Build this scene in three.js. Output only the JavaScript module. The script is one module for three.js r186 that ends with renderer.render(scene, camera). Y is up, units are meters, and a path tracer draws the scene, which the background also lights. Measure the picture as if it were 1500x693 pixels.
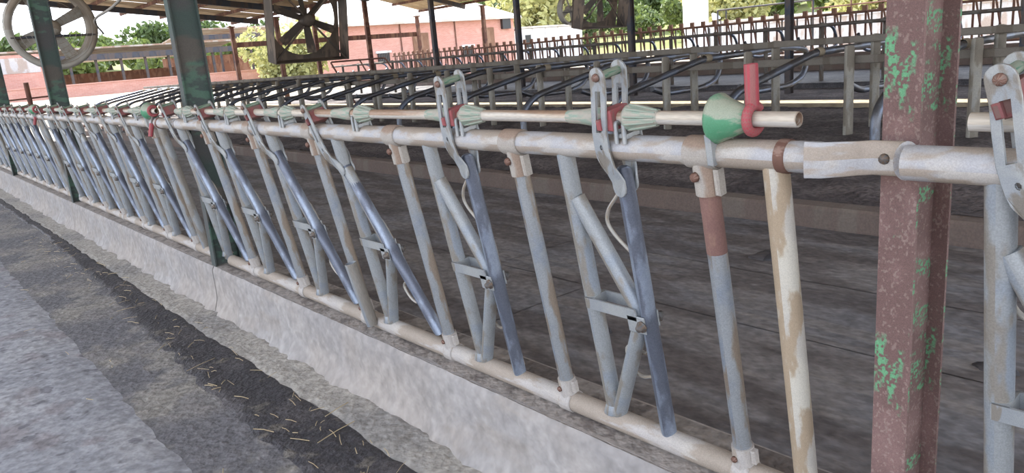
import * as THREE from 'three';
import { mergeGeometries } from 'three/addons/utils/BufferGeometryUtils.js';

// ---------------------------------------------------------------- camera, sky, sun, exposure
const scene = new THREE.Scene();
const renderer = new THREE.WebGLRenderer({ antialias: true });
renderer.toneMapping = THREE.LinearToneMapping;
renderer.toneMappingExposure = 1.0;
renderer.shadowMap.enabled = true;
const camera = new THREE.PerspectiveCamera(34.81, 1500 / 693, 0.05, 2000);
camera.position.set(0, 1.45, 1.4);
{
  const right = new THREE.Vector3(0.64796, -0.08295, -0.75714), up = new THREE.Vector3(-0.12871, 0.96783, -0.21619), back = new THREE.Vector3(0.75072, 0.23753, 0.61644);
  camera.quaternion.setFromRotationMatrix(new THREE.Matrix4().makeBasis(right, up, back));
}
scene.add(camera);
const SUN = new THREE.Vector3(-0.74, 0.66, -0.09).normalize();
{
  const W = 256, H = 128, d = new Float32Array(W * H * 4), v = new THREE.Vector3();
  for (let j = 0; j < H; j++) for (let i = 0; i < W; i++) {
    const lat = ((j + 0.5) / H - 0.5) * Math.PI, lon = ((i + 0.5) / W - 0.5) * 2 * Math.PI;
    v.set(Math.cos(lat) * Math.cos(lon), Math.sin(lat), Math.cos(lat) * Math.sin(lon));
    const t = Math.pow(Math.max(0, v.y), 0.55), glow = Math.pow(Math.max(0, v.dot(SUN)), 6) * 0.7;
    const c = [3.55 - 1.55 * t + glow, 3.65 - 1.25 * t + glow, 3.8 - 0.7 * t + glow * 0.95], k = (j * W + i) * 4;
    d[k] = c[0]; d[k + 1] = c[1]; d[k + 2] = c[2]; d[k + 3] = 1;
  }
  const sky = new THREE.DataTexture(d, W, H, THREE.RGBAFormat, THREE.FloatType);
  sky.mapping = THREE.EquirectangularReflectionMapping; sky.magFilter = THREE.LinearFilter; sky.needsUpdate = true;
  scene.background = sky; scene.environment = sky;
}
const sun = new THREE.DirectionalLight(new THREE.Color(1, 0.95, 0.86), 15);
sun.position.copy(SUN).multiplyScalar(60).add(new THREE.Vector3(-12, 0, -8)); sun.target.position.set(-12, 0, -8);
sun.castShadow = true; sun.shadow.mapSize.set(4096, 4096);
Object.assign(sun.shadow.camera, { left: -50, right: 50, top: 50, bottom: -50, near: 1, far: 160 });
scene.add(sun, sun.target);

// ---------------------------------------------------------------- random, noise, textures
let seed = 12345;
const rnd = () => { seed = (seed * 1664525 + 1013904223) >>> 0; return seed / 4294967296; };
const rr = (a, b) => a + (b - a) * rnd();
const hash = (x, y, s) => { let h = (x * 374761393 + y * 668265263 + s * 2147483647) | 0; h = Math.imul(h ^ (h >>> 13), 1274126177); h ^= h >>> 16; return (h >>> 0) / 4294967296; };
const sm = (t) => t * t * (3 - 2 * t), mod = (a, n) => ((a % n) + n) % n, clamp = (v, a = 0, b = 1) => Math.min(b, Math.max(a, v));
const step = (a, b, v) => sm(clamp((v - a) / (b - a))), lerp = (a, b, t) => a + (b - a) * t;
function vn(x, y, px, py, s) {
  const i = Math.floor(x), j = Math.floor(y), u = sm(x - i), v = sm(y - j), a = mod(i, px), b = mod(i + 1, px), c = mod(j, py), e = mod(j + 1, py);
  return lerp(lerp(hash(a, c, s), hash(b, c, s), u), lerp(hash(a, e, s), hash(b, e, s), u), v);
}
function fbm(x, y, px, py, oct, s) { let t = 0, a = 0.5, n = 0; for (let o = 0; o < oct; o++) { t += a * vn(x * px, y * py, px, py, s + o * 17); n += a; a *= 0.55; px *= 2; py *= 2; } return t / n; }
function tex(size, tile, fn, sizeY = size, tileY = tile) {
  const c = new Uint8Array(size * sizeY * 4), b = new Uint8Array(size * sizeY * 4);
  for (let j = 0; j < sizeY; j++) for (let i = 0; i < size; i++) {
    const p = fn(i / size, j / sizeY), k = (j * size + i) * 4;
    for (let q = 0; q < 3; q++) { c[k + q] = clamp(p[q], 0, 255); b[k + q] = clamp(p[3] * 255, 0, 255); }
    c[k + 3] = b[k + 3] = 255;
  }
  const mk = (a, srgb) => { const t = new THREE.DataTexture(a, size, sizeY); t.wrapS = t.wrapT = THREE.RepeatWrapping; t.magFilter = THREE.LinearFilter; t.minFilter = THREE.LinearMipmapLinearFilter; t.generateMipmaps = true; t.repeat.set(1 / tile, 1 / tileY); if (srgb) t.colorSpace = THREE.SRGBColorSpace; t.needsUpdate = true; return t; };
  return { map: mk(c, true), bumpMap: mk(b, false) };
}
const mixc = (a, b, t) => [lerp(a[0], b[0], t), lerp(a[1], b[1], t), lerp(a[2], b[2], t)];
const gain = (c, k) => [c[0] * k, c[1] * k, c[2] * k];
const mat = (t, roughness, metalness, bumpScale, extra = {}) => new THREE.MeshStandardMaterial({ ...t, roughness, metalness, bumpScale, ...extra });
const flat = (hex, roughness = 0.7, metalness = 0, extra = {}) => new THREE.MeshStandardMaterial({ color: hex, roughness, metalness, ...extra });
// painted or galvanised pipe: base tone, second tone, dirt tone and how much of it
let sharedBump;
function pipeTex(base, alt, dirt, amount, s, tile = 0.5) {
  const t = tex(256, tile, (x, y) => {
    const a = fbm(x, y, 4, 4, 5, s), b = fbm(x, y, 9, 3, 5, s + 50), g = hash((x * 256) | 0, (y * 256) | 0, s + 9);
    let c = mixc(base, alt, step(0.35, 0.65, a));
    const k = step(0.6 - amount * 0.35, 0.72 - amount * 0.3, b);
    c = mixc(c, dirt, k * 0.85);
    return [...gain(c, 0.92 + 0.12 * g + 0.12 * (a - 0.5)), 0.4 + 0.3 * k + 0.2 * g];
  });
  return { map: t.map, bumpMap: sharedBump ??= t.bumpMap };
}
const M = {};
M.rail = mat(pipeTex([184, 178, 172], [166, 165, 168], [156, 142, 128], 0.55, 3, 0.4), 0.62, 0.15, 0.0006);
M.bottomRail = mat(pipeTex([188, 180, 171], [174, 168, 164], [156, 143, 130], 0.6, 13), 0.75, 0.1, 0.0008);
M.fixed = mat(pipeTex([158, 161, 163], [142, 149, 158], [142, 134, 124], 0.35, 23), 0.55, 0.4, 0.0005);
M.mover = mat(pipeTex([126, 135, 153], [146, 155, 170], [104, 108, 120], 0.35, 33), 0.46, 0.65, 0.0003);
M.post = mat(pipeTex([134, 145, 162], [152, 155, 158], [138, 122, 106], 0.4, 43), 0.5, 0.5, 0.0005);
M.rustPost = mat(pipeTex([128, 96, 88], [116, 86, 80], [150, 122, 100], 0.3, 53), 0.85, 0, 0.0006);
M.endPost = mat(pipeTex([196, 190, 178], [178, 172, 164], [158, 138, 114], 0.5, 63, 0.3), 0.75, 0.1, 0.0006);
M.clamp = mat(pipeTex([174, 166, 157], [160, 153, 146], [142, 120, 104], 0.45, 73), 0.75, 0.15, 0.0006);
M.plate = mat(pipeTex([170, 172, 172], [150, 154, 158], [134, 126, 116], 0.35, 83, 0.2), 0.5, 0.35, 0.0003);
M.rod = mat(pipeTex([200, 194, 186], [186, 176, 162], [150, 120, 98], 0.45, 93), 0.55, 0.25, 0.0004);
M.wire = mat(pipeTex([186, 180, 170], [170, 166, 160], [150, 132, 110], 0.35, 103, 0.2), 0.6, 0.25, 0.0003);
M.greenPlastic = mat(pipeTex([154, 158, 145], [136, 152, 138], [170, 162, 150], 0.6, 113, 0.12), 0.7, 0, 0.0006);
M.greenBright = mat(pipeTex([80, 142, 106], [104, 146, 118], [164, 162, 146], 0.6, 123, 0.2), 0.6, 0, 0.0004);
M.greenTube = mat(pipeTex([70, 112, 88], [88, 124, 100], [140, 144, 128], 0.4, 133, 0.2), 0.6, 0, 0.0003);
M.red = mat(pipeTex([176, 72, 82], [160, 64, 74], [146, 96, 92], 0.4, 143, 0.1), 0.65, 0, 0.0004);
M.redDull = mat(pipeTex([132, 78, 76], [118, 70, 70], [112, 88, 82], 0.45, 153, 0.12), 0.75, 0, 0.0004);
M.redBlock = mat(pipeTex([156, 84, 86], [142, 76, 78], [134, 96, 92], 0.4, 148, 0.1), 0.75, 0, 0.0004);
M.bolt = mat(pipeTex([146, 118, 106], [120, 104, 96], [110, 78, 66], 0.5, 163, 0.1), 0.7, 0.3, 0.0003);
M.darkBolt = mat(pipeTex([112, 108, 106], [90, 88, 88], [110, 92, 78], 0.4, 173, 0.1), 0.6, 0.4, 0.0003);
M.brownSteel = mat(tex(512, 0.6, (x, y) => {
  const a = fbm(x, y, 5, 5, 6, 201), b = fbm(x, y, 12, 4, 5, 211), f = fbm(x, y, 22, 14, 3, 221), g = hash((x * 512) | 0, (y * 512) | 0, 3);
  const w = fbm(x, y, 120, 90, 2, 226);
  let c = mixc([122, 96, 92], [104, 80, 76], step(0.35, 0.65, a));
  c = mixc(c, [160, 146, 136], step(0.62, 0.74, w) * 0.38);
  c = mixc(c, [92, 156, 112], step(0.58, 0.68, b) * step(0.44, 0.54, w) * 0.85);
  return [...gain(c, 0.9 + 0.2 * g), 0.3 + 0.5 * f];
}), 0.8, 0.05, 0.001);
M.greenSteel = mat(tex(512, 0.9, (x, y) => {
  const a = fbm(x, y, 4, 3, 6, 231), b = fbm(x, y, 7, 4, 5, 241), f = fbm(x, y, 24, 16, 3, 251), g = hash((x * 512) | 0, (y * 512) | 0, 5);
  let c = mixc([64, 78, 74], [74, 74, 74], step(0.35, 0.65, a));
  c = mixc(c, [82, 112, 96], step(0.56, 0.68, b) * step(0.46, 0.6, f) * 0.8);
  c = mixc(c, [96, 84, 78], step(0.6, 0.7, fbm(x, y, 6, 2, 4, 261)) * 0.7);
  return [...gain(c, 0.9 + 0.2 * g), 0.3 + 0.5 * f];
}), 0.75, 0.05, 0.001);
M.darkSteel = mat(pipeTex([70, 74, 84], [58, 60, 68], [92, 82, 78], 0.4, 271, 1), 0.7, 0.2, 0.0006);
M.rustSteel = mat(pipeTex([118, 82, 70], [98, 70, 62], [146, 112, 92], 0.4, 281, 1), 0.85, 0, 0.0008);
M.stallPost = mat(pipeTex([168, 164, 154], [148, 148, 146], [130, 122, 110], 0.5, 291, 1), 0.8, 0.05, 0.0008);
M.stallPipe = mat(pipeTex([126, 135, 153], [140, 149, 164], [112, 112, 116], 0.35, 301, 1), 0.46, 0.8, 0.0005);
M.plank = mat(pipeTex([140, 134, 124], [124, 118, 110], [106, 98, 88], 0.5, 311, 1), 0.85, 0, 0.001);
M.rearPost = mat(pipeTex([112, 108, 102], [98, 94, 90], [90, 80, 72], 0.5, 315, 1), 0.85, 0, 0.001);
M.strap = flat(0x9a8f7c, 0.8, 0.1);
M.curb = mat(tex(1024, 2, (x, y) => {
  const a = fbm(x, y, 3, 3, 6, 401), b = fbm(x, y, 8, 4, 6, 411), f = fbm(x, y, 60, 60, 3, 421), s = fbm(x, y, 5, 14, 5, 431);
  let c = mixc([158, 150, 144], [150, 145, 143], step(0.35, 0.65, a));
  c = mixc(c, [166, 161, 158], step(0.5, 0.72, b) * 0.5);
  c = mixc(c, [140, 129, 118], step(0.56, 0.76, s) * 0.35);
  return [...gain(c, 0.86 + 0.26 * f), f];
}), 0.95, 0, 0.005);
M.curbTop = mat(tex(512, 1, (x, y) => {
  const a = fbm(x, y, 5, 5, 6, 441), f = fbm(x, y, 50, 50, 3, 451);
  const c = mixc([150, 142, 136], [108, 100, 96], step(0.48, 0.6, a));
  return [...gain(c, 0.8 + 0.35 * f), 0.6 * f + 0.4 * a];
}), 0.95, 0, 0.012);
M.lane = mat(tex(1024, 2.5, (x, y) => {
  const a = fbm(x, y, 3, 3, 6, 461), b = fbm(x, y, 7, 9, 6, 471), f = fbm(x, y, 90, 90, 3, 481), st = fbm(x, y, 34, 30, 4, 491);
  let c = mixc([150, 150, 155], [166, 165, 168], step(0.38, 0.62, a));
  c = mixc(c, [136, 128, 130], step(0.56, 0.68, b) * 0.6);
  c = mixc(c, [96, 94, 100], step(0.64, 0.74, st) * 0.6);
  return [...gain(c, 0.76 + 0.44 * f), 0.6 * f + 0.4 * (1 - st)];
}), 0.95, 0, 0.006);
M.laneStrip = mat(tex(1024, 2, (x, y) => {
  const a = fbm(x, y, 4, 4, 6, 501), b = fbm(x, y, 9, 9, 6, 511), f = fbm(x, y, 90, 90, 3, 521);
  let c = mixc([130, 126, 124], [112, 110, 113], step(0.38, 0.62, a));
  c = mixc(c, [158, 152, 142], step(0.56, 0.68, b) * 0.6);
  return [...gain(c, 0.74 + 0.46 * f), 0.7 * f + 0.3 * b];
}), 0.95, 0, 0.01);
M.paleStrip = mat(tex(1024, 2, (x, y) => {
  const a = fbm(x, y, 4, 4, 6, 531), b = fbm(x, y, 10, 10, 6, 541), f = fbm(x, y, 80, 80, 3, 551);
  let c = mixc([168, 162, 154], [150, 146, 142], step(0.38, 0.62, a));
  c = mixc(c, [122, 114, 106], step(0.62, 0.74, b) * 0.6);
  return [...gain(c, 0.78 + 0.38 * f), 0.7 * f + 0.3 * b];
}), 0.95, 0, 0.012);
M.mud = mat(tex(1024, 1.5, (x, y) => {
  const a = fbm(x, y, 6, 6, 6, 561), b = fbm(x, y, 14, 14, 5, 571), f = fbm(x, y, 90, 90, 3, 581);
  let c = mixc([62, 60, 64], [86, 82, 84], step(0.4, 0.65, a));
  c = mixc(c, [128, 120, 108], step(0.64, 0.74, b) * 0.6);
  return [...gain(c, 0.62 + 0.7 * f), 0.5 * f + 0.5 * b];
}), 0.62, 0, 0.014);
M.alley = mat(tex(1024, 2.4, (x, y) => {
  const a = fbm(x, y, 3, 6, 6, 591), s = fbm(x, y, 4, 26, 5, 601), p = fbm(x, y, 4, 12, 6, 611), f = fbm(x, y, 60, 90, 3, 621);
  let c = mixc([132, 128, 128], [122, 121, 125], step(0.38, 0.62, a));
  c = mixc(c, [142, 136, 132], step(0.55, 0.68, s) * 0.5);
  c = mixc(c, [86, 79, 78], step(0.38, 0.66, p) * 0.65);
  return [...gain(c, 0.76 + 0.44 * f), 0.4 * f + 0.6 * s];
}), 0.8, 0, 0.012);
M.kerb = mat(pipeTex([122, 106, 97], [112, 98, 91], [118, 108, 100], 0.2, 631, 2.3), 0.92, 0, 0.006);
M.dung = mat(tex(1024, 2, (x, y) => {
  const a = fbm(x, y, 5, 5, 6, 641), b = fbm(x, y, 16, 16, 5, 651), f = fbm(x, y, 70, 70, 3, 661);
  const c = mixc([104, 96, 96], [78, 71, 72], step(0.38, 0.62, a));
  return [...gain(c, 0.6 + 0.8 * f), 0.5 * f + 0.5 * b];
}), 0.95, 0, 0.03);
M.yard = mat(tex(512, 6, (x, y) => {
  const a = fbm(x, y, 4, 4, 6, 671), f = fbm(x, y, 50, 50, 3, 681);
  return [...gain(mixc([186, 172, 150], [160, 146, 124], a), 0.8 + 0.35 * f), f];
}), 0.95, 0, 0.01);
M.sheet = mat(tex(512, 2, (x, y) => {
  const a = fbm(x, y, 3, 5, 5, 691), s = fbm(x, y, 30, 3, 4, 701);
  return [...gain(mixc([222, 204, 172], [200, 178, 146], step(0.35, 0.65, a)), 0.85 + 0.25 * s), 0.5];
}), 0.85, 0, 0.001);
M.tinRoof = mat(pipeTex([178, 172, 164], [156, 148, 140], [136, 108, 90], 0.35, 711, 3), 0.6, 0.1, 0.001);
M.brick = mat(tex(512, 2.4, (x, y) => {
  const rows = 32, row = Math.floor(y * rows), fx = x * 10 + (row % 2) * 0.5, cell = Math.floor(fx), g = hash(mod(cell, 10), row, 7), my = y * rows - row, mx = fx - cell;
  const a = fbm(x, y, 3, 3, 5, 721);
  const c = mixc(mixc([200, 148, 136], [188, 134, 122], g), [210, 174, 162], step(0.5, 0.75, a) * 0.5);
  return my < 0.13 || mx < 0.05 ? [196, 164, 152, 0.2] : [...c, 0.8];
}), 0.95, 0, 0.004);
M.plaster = mat(pipeTex([196, 194, 194], [182, 180, 182], [166, 150, 140], 0.35, 731, 3), 0.95, 0, 0.003);
M.white = mat(pipeTex([226, 228, 230], [214, 216, 220], [186, 180, 172], 0.25, 741, 3), 0.8, 0, 0.001);
M.whiteRoof = mat(pipeTex([222, 216, 208], [206, 200, 194], [184, 174, 164], 0.3, 751, 4), 0.85, 0, 0.002);
M.door = mat(pipeTex([134, 100, 80], [118, 88, 70], [146, 116, 96], 0.4, 761, 2), 0.85, 0, 0.002);
M.darkGlass = flat(0x2a2c30, 0.25);
M.shedWood = mat(pipeTex([132, 96, 78], [110, 82, 70], [146, 116, 98], 0.4, 771, 2), 0.95, 0, 0.003);
M.fanBox = mat(pipeTex([104, 92, 82], [86, 78, 72], [128, 112, 98], 0.4, 781, 1), 0.7, 0.25, 0.0008);
M.fanGrey = mat(pipeTex([176, 172, 164], [154, 152, 148], [138, 124, 108], 0.45, 791, 1), 0.7, 0.15, 0.0008);
M.cable = flat(0x8d8880, 0.8);
M.straw = mat(pipeTex([226, 212, 178], [206, 190, 154], [176, 156, 122], 0.4, 801, 0.2), 0.9, 0, 0.0002);
M.bark = mat(pipeTex([104, 90, 76], [84, 74, 64], [120, 108, 94], 0.4, 811, 1), 0.95, 0, 0.006);
const leafMat = (hex) => new THREE.MeshPhysicalMaterial({ color: hex, roughness: 0.95, transmission: 0.35, thickness: 0, vertexColors: true });
M.leafYellow = leafMat(0xbcbc84); M.leafOlive = leafMat(0x6e7e42); M.leafPine = leafMat(0x586c3a);
M.hill = mat(tex(512, 40, (x, y) => { const a = fbm(x, y, 5, 5, 6, 821); return [...mixc([142, 132, 80], [92, 106, 52], a), a]; }), 1, 0, 0.1);

// ---------------------------------------------------------------- geometry helpers
const V = (x, y, z) => new THREE.Vector3(x, y, z);
function metreUV(g) {
  const n = g.index ? g.toNonIndexed() : g, p = n.attributes.position, uv = new Float32Array(p.count * 2);
  n.computeVertexNormals();
  const A = V(), B = V(), C = V(), N = V();
  for (let i = 0; i < p.count; i += 3) {
    A.fromBufferAttribute(p, i); B.fromBufferAttribute(p, i + 1); C.fromBufferAttribute(p, i + 2);
    N.crossVectors(B.clone().sub(A), C.clone().sub(A)); const ax = Math.abs(N.x), ay = Math.abs(N.y), az = Math.abs(N.z);
    [A, B, C].forEach((q, k) => { const [u, v] = ax >= ay && ax >= az ? [q.z, q.y] : ay >= az ? [q.x, q.z] : [q.x, q.y]; uv[(i + k) * 2] = u; uv[(i + k) * 2 + 1] = v; });
  }
  n.setAttribute('uv', new THREE.BufferAttribute(uv, 2));
  return n;
}
const box = (w, h, d, x = 0, y = 0, z = 0) => metreUV(new THREE.BoxGeometry(w, h, d)).translate(x, y, z);
function bevelBox(w, h, d, b = 0.01) {
  const s = new THREE.Shape(); const x = w / 2 - b, y = h / 2 - b;
  s.moveTo(-x, -y); s.lineTo(x, -y); s.lineTo(x, y); s.lineTo(-x, y); s.closePath();
  return metreUV(new THREE.ExtrudeGeometry(s, { depth: d - 2 * b, bevelEnabled: true, bevelSize: b, bevelThickness: b, bevelSegments: 1 }).translate(0, 0, -(d / 2 - b)));
}
// swept pipe through points, radius constant or per point; uv in metres
function sweep(pts, radius, rad = 12, flatten) {
  const n = pts.length, pos = [], uv = [], nor = [], idx = [], R = (i) => (Array.isArray(radius) ? radius[i] : radius);
  const T = pts.map((p, i) => { const a = pts[Math.max(0, i - 1)], b = pts[Math.min(n - 1, i + 1)]; return b.clone().sub(a).normalize(); });
  let U = Math.abs(T[0].z) < 0.9 ? V(0, 0, 1) : V(0, 1, 0); U.addScaledVector(T[0], -U.dot(T[0])).normalize();
  let len = 0;
  for (let i = 0; i < n; i++) {
    U.addScaledVector(T[i], -U.dot(T[i])).normalize();
    const W = T[i].clone().cross(U); if (i) len += pts[i].distanceTo(pts[i - 1]);
    const f = flatten ? flatten[i] : [1, 1];
    for (let k = 0; k <= rad; k++) {
      const a = (k / rad) * Math.PI * 2, d = U.clone().multiplyScalar(Math.cos(a) * f[0]).addScaledVector(W, Math.sin(a) * f[1]);
      pos.push(pts[i].x + d.x * R(i), pts[i].y + d.y * R(i), pts[i].z + d.z * R(i)); const m = U.clone().multiplyScalar(Math.cos(a) / f[0]).addScaledVector(W, Math.sin(a) / f[1]).normalize(); nor.push(m.x, m.y, m.z); uv.push((k / rad) * Math.max(0.1, 6.28 * R(i)), len);
    }
  }
  const w = rad + 1;
  for (let i = 0; i < n - 1; i++) for (let k = 0; k < rad; k++) { const a = i * w + k; idx.push(a, a + 1, a + w, a + 1, a + w + 1, a + w); }
  for (const [i, s] of [[0, -1], [n - 1, 1]]) {
    const c = pos.length / 3; pos.push(pts[i].x, pts[i].y, pts[i].z); nor.push(T[i].x * s, T[i].y * s, T[i].z * s); uv.push(0, 0);
    const st = pos.length / 3;
    for (let k = 0; k <= rad; k++) { const q = (i * w + k) * 3; pos.push(pos[q], pos[q + 1], pos[q + 2]); nor.push(T[i].x * s, T[i].y * s, T[i].z * s); uv.push(0.02 * Math.cos(k), 0.02 * Math.sin(k)); }
    for (let k = 0; k < rad; k++) s > 0 ? idx.push(c, st + k, st + k + 1) : idx.push(c, st + k + 1, st + k);
  }
  const g = new THREE.BufferGeometry();
  g.setAttribute('position', new THREE.Float32BufferAttribute(pos, 3)); g.setAttribute('normal', new THREE.Float32BufferAttribute(nor, 3)); g.setAttribute('uv', new THREE.Float32BufferAttribute(uv, 2)); g.setIndex(idx);
  return g;
}
// pipe bent at the inner points with a round corner of the given size
function bend(pts, corner, seg = 5) {
  const out = [pts[0].clone()];
  for (let i = 1; i < pts.length - 1; i++) {
    const a = pts[i - 1], b = pts[i], c = pts[i + 1], r = Math.min(corner, a.distanceTo(b) * 0.45, c.distanceTo(b) * 0.45);
    const p = b.clone().lerp(a, r / a.distanceTo(b)), q = b.clone().lerp(c, r / c.distanceTo(b));
    for (let k = 0; k <= seg; k++) { const t = k / seg; out.push(p.clone().multiplyScalar((1 - t) ** 2).addScaledVector(b, 2 * t * (1 - t)).addScaledVector(q, t * t)); }
  }
  out.push(pts[pts.length - 1].clone());
  return out;
}
const spline = (pts, n) => new THREE.CatmullRomCurve3(pts).getPoints(n);
const bar = (a, b, r, rad = 12) => sweep([a, b], r, rad);
// straight hollow pipe end: lathe from a to b with an open mouth at b
function hollow(a, b, r, rad = 16) {
  const L = a.distanceTo(b), i = r * 0.8, g = new THREE.LatheGeometry([[0, 0], [r, 0], [r, L - 0.002], [r - 0.001, L], [i, L], [i, L - 0.05], [0, L - 0.05]].map(([x, y]) => new THREE.Vector2(x, y)), rad);
  const p = g.attributes.uv; for (let k = 0; k < p.count; k++) p.setXY(k, p.getX(k) * 6.28 * r, p.getY(k) * L);
  g.applyQuaternion(new THREE.Quaternion().setFromUnitVectors(V(0, 1, 0), b.clone().sub(a).normalize())).translate(a.x, a.y, a.z);
  return g;
}
function lathe(profile, axis = 'y', rad = 20) {
  const g = new THREE.LatheGeometry(profile.map(([x, y]) => new THREE.Vector2(x, y)), rad), p = g.attributes.uv, q = g.attributes.position;
  for (let k = 0; k < p.count; k++) p.setXY(k, p.getX(k) * 0.2, q.getY(k));
  if (axis === 'x') g.rotateZ(-Math.PI / 2);
  if (axis === 'z') g.rotateX(Math.PI / 2);
  return g;
}
function hex(r, h) { const g = new THREE.CylinderGeometry(r, r, h, 6); return metreUV(g); }
const merge = (list) => mergeGeometries(list.map((g) => { const n = g.index ? g.toNonIndexed() : g.clone(); for (const k of Object.keys(n.attributes)) if (!['position', 'normal', 'uv'].includes(k)) n.deleteAttribute(k); return n; }));
function grid(x0, x1, z0, z1, nx, nz, f) {
  const pos = [], uv = [], idx = [];
  for (let j = 0; j <= nz; j++) for (let i = 0; i <= nx; i++) { const x = lerp(x0, x1, i / nx), z = lerp(z0, z1, j / nz); pos.push(x, f(x, z), z); uv.push(x, z); }
  for (let j = 0; j < nz; j++) for (let i = 0; i < nx; i++) { const a = j * (nx + 1) + i, b = a + nx + 1; idx.push(a, b, a + 1, a + 1, b, b + 1); }
  const g = new THREE.BufferGeometry(); g.setAttribute('position', new THREE.Float32BufferAttribute(pos, 3)); g.setAttribute('uv', new THREE.Float32BufferAttribute(uv, 2)); g.setIndex(idx); g.computeVertexNormals();
  return g;
}
const taken = {};
const numbered = (n) => { taken[n] = (taken[n] ?? -1) + 1; return taken[n] ? n + '_' + String(taken[n]).padStart(3, '0') : n; };
function part(name, geo, m, parent) { const o = new THREE.Mesh(geo, m); o.name = name; o.castShadow = o.receiveShadow = true; parent.add(o); return o; }
function struct(name, geo, m, label, category) { const o = part(numbered(name), geo, m, scene); o.userData = { kind: 'structure', label, category }; return o; }
function tagged(o, label, category, group) { o.name = numbered(o.name); o.userData = { label, category }; if (group) o.userData.group = group; return o; }
function thing(name, label, category, [x, y, z] = [0, 0, 0], group) { const o = new THREE.Group(); o.name = name; o.position.set(x, y, z); scene.add(o); return tagged(o, label, category, group); }
function single(name, geo, m, label, category, group) { return tagged(part(name, geo, m, scene), label, category, group); }
function copy(o, label, group) { const c = o.clone(); c.name = o.name.replace(/_\d{3}$/, ''); scene.add(c); return tagged(c, label ?? o.userData.label, o.userData.category, group ?? o.userData.group); }

// ---------------------------------------------------------------- ground and floors
const noiseY = (x, z, f, s) => fbm(mod(x * f, 64) / 64, mod(z * f, 64) / 64, 64, 64, 4, s) - 0.5;
struct('ground', box(400, 0.4, 400, -100, -0.25, -40), M.yard, 'dry pale earth of the yard and fields around the barn', 'ground');
{
  const lane = struct('floor_feed_lane', grid(-34, 6, 0.71, 9, 400, 60, (x, z) => 0.014 + 0.006 * noiseY(x, z, 3, 5) - 0.02 * step(0.06, 0, z - 0.71 - 0.02 * noiseY(x, z, 4, 6))), M.lane, 'pale worn concrete slab of the feed lane', 'floor');
  struct('floor_lane_strip', grid(-34, 6, -0.06, 0.78, 900, 34, (x, z) => 0.006 * noiseY(x, z, 9, 8)), M.laneStrip, 'darker concrete strip between lane slab and curb', 'floor');
  // pale dusty foot of the curb and the wet band, each with its own ragged outline
  const ragged = (name, z0, z1, m, lift, label, cat, s) => {
    const nx = 900, nz = 16, pos = [], uv = [], idx = [];
    for (let i = 0; i <= nx; i++) {
      const x = lerp(-34, 6, i / nx), a = z0(x) + 0.05 * noiseY(x, 3, 8, s), b = z1(x) + 0.07 * noiseY(x, 9, 9, s + 3) + 0.05 * noiseY(x, 5, 1.5, s + 5);
      for (let j = 0; j <= nz; j++) { const t = j / nz, z = lerp(a, b, t), e = Math.min(t, 1 - t) * 6; pos.push(x, 0.004 + lift * clamp(e) + 0.012 * Math.max(0, noiseY(x, z, 14, s + 7)) * clamp(e) - 0.004 * (1 - clamp(e * 2)), z); uv.push(x, z); }
    }
    for (let i = 0; i < nx; i++) for (let j = 0; j < nz; j++) { const p = i * (nz + 1) + j, q = p + nz + 1; idx.push(p, p + 1, q, q, p + 1, q + 1); }
    const g = new THREE.BufferGeometry(); g.setAttribute('position', new THREE.Float32BufferAttribute(pos, 3)); g.setAttribute('uv', new THREE.Float32BufferAttribute(uv, 2)); g.setIndex(idx); g.computeVertexNormals();
    return struct(name, g, m, label, cat);
  };
  ragged('floor_dust_apron', () => -0.06, () => 0.17, M.paleStrip, 0.006, 'pale dusty concrete apron at the foot of the curb', 'floor', 21);
  ragged('floor_wet_band', () => 0.15, (x) => lerp(0.24, 0.46, clamp((x + 9) / 6.5)), M.mud, 0.007, 'dark wet manure band running along the feed lane', 'mud', 31);
}
// alley slabs, joint between them left open
{
  const alley = struct('floor_alley', box(46, 0.1, 3.7, -17, -0.075, -2.05), M.alley, 'dark scraped concrete floor of the cow alley', 'floor');
  const seams = [-0.28, -1.81, -2.62, -3.79], edges = [6, -3.2, -9.4, -15.6, -21.8, -34];
  for (let i = 0; i < 3; i++) for (let j = 0; j < 5; j++) {
    const z0 = seams[i], z1 = seams[i + 1], x0 = edges[j] - i * 0.9, x1 = edges[j + 1] - i * 0.9;
    part('slab', grid(Math.min(x0, 6) - 0.004, x1 + 0.004, z0 - (i ? 0.004 : 0), z1 + 0.004, 60, 14, (x, z) => -0.012 + 0.012 * noiseY(x, z, 2, 40)), M.alley, alley);
  }
}
struct('kerb_stall', merge([bevelBox(42, 0.26, 0.2, 0.02).translate(-14, 0.02, -3.9)]), M.kerb, 'low brown concrete kerb along the stall platform', 'kerb');
struct('yard_bank', grid(-31.6, -76, 8, -20.5, 80, 50, (x, z) => 1.05 * step(-31.8, -42, x) * step(-20.5, -18.5, z) - 0.02 + 0.1 * noiseY(x, z, 1.2, 45) * step(-32, -34, x)), M.yard, 'sunlit pale earth bank rising beyond the open end of the barn', 'ground');
struct('floor_stall_bed', grid(-34, 6, -3.96, -10.2, 420, 70, (x, z) => 0.15 + 0.05 * clamp((-3.96 - z) / 1.5) + 0.07 * noiseY(x, z, 3, 51) + 0.04 * noiseY(x, z, 11, 52)), M.dung, 'rough dark manure bedding of the stall platform', 'bedding');
struct('floor_back_alley', box(46, 0.1, 4.4, -17, 0.05, -12.5), M.dung, 'dark alley floor behind the double stall row', 'floor');
struct('floor_sunlit_strip', box(40, 0.16, 0.6, -14, 0.17, -10.36), M.yard, 'raised pale strip painting the sunlit line below the gap between roofs', 'floor');  // pale colour puts the line of sunlight below the roof gap onto the floor
struct('floor_rear_platform', box(42, 0.4, 6, -15, 0.02, -17.7), M.mud, 'raised dark rear stall platform', 'floor');

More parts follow.
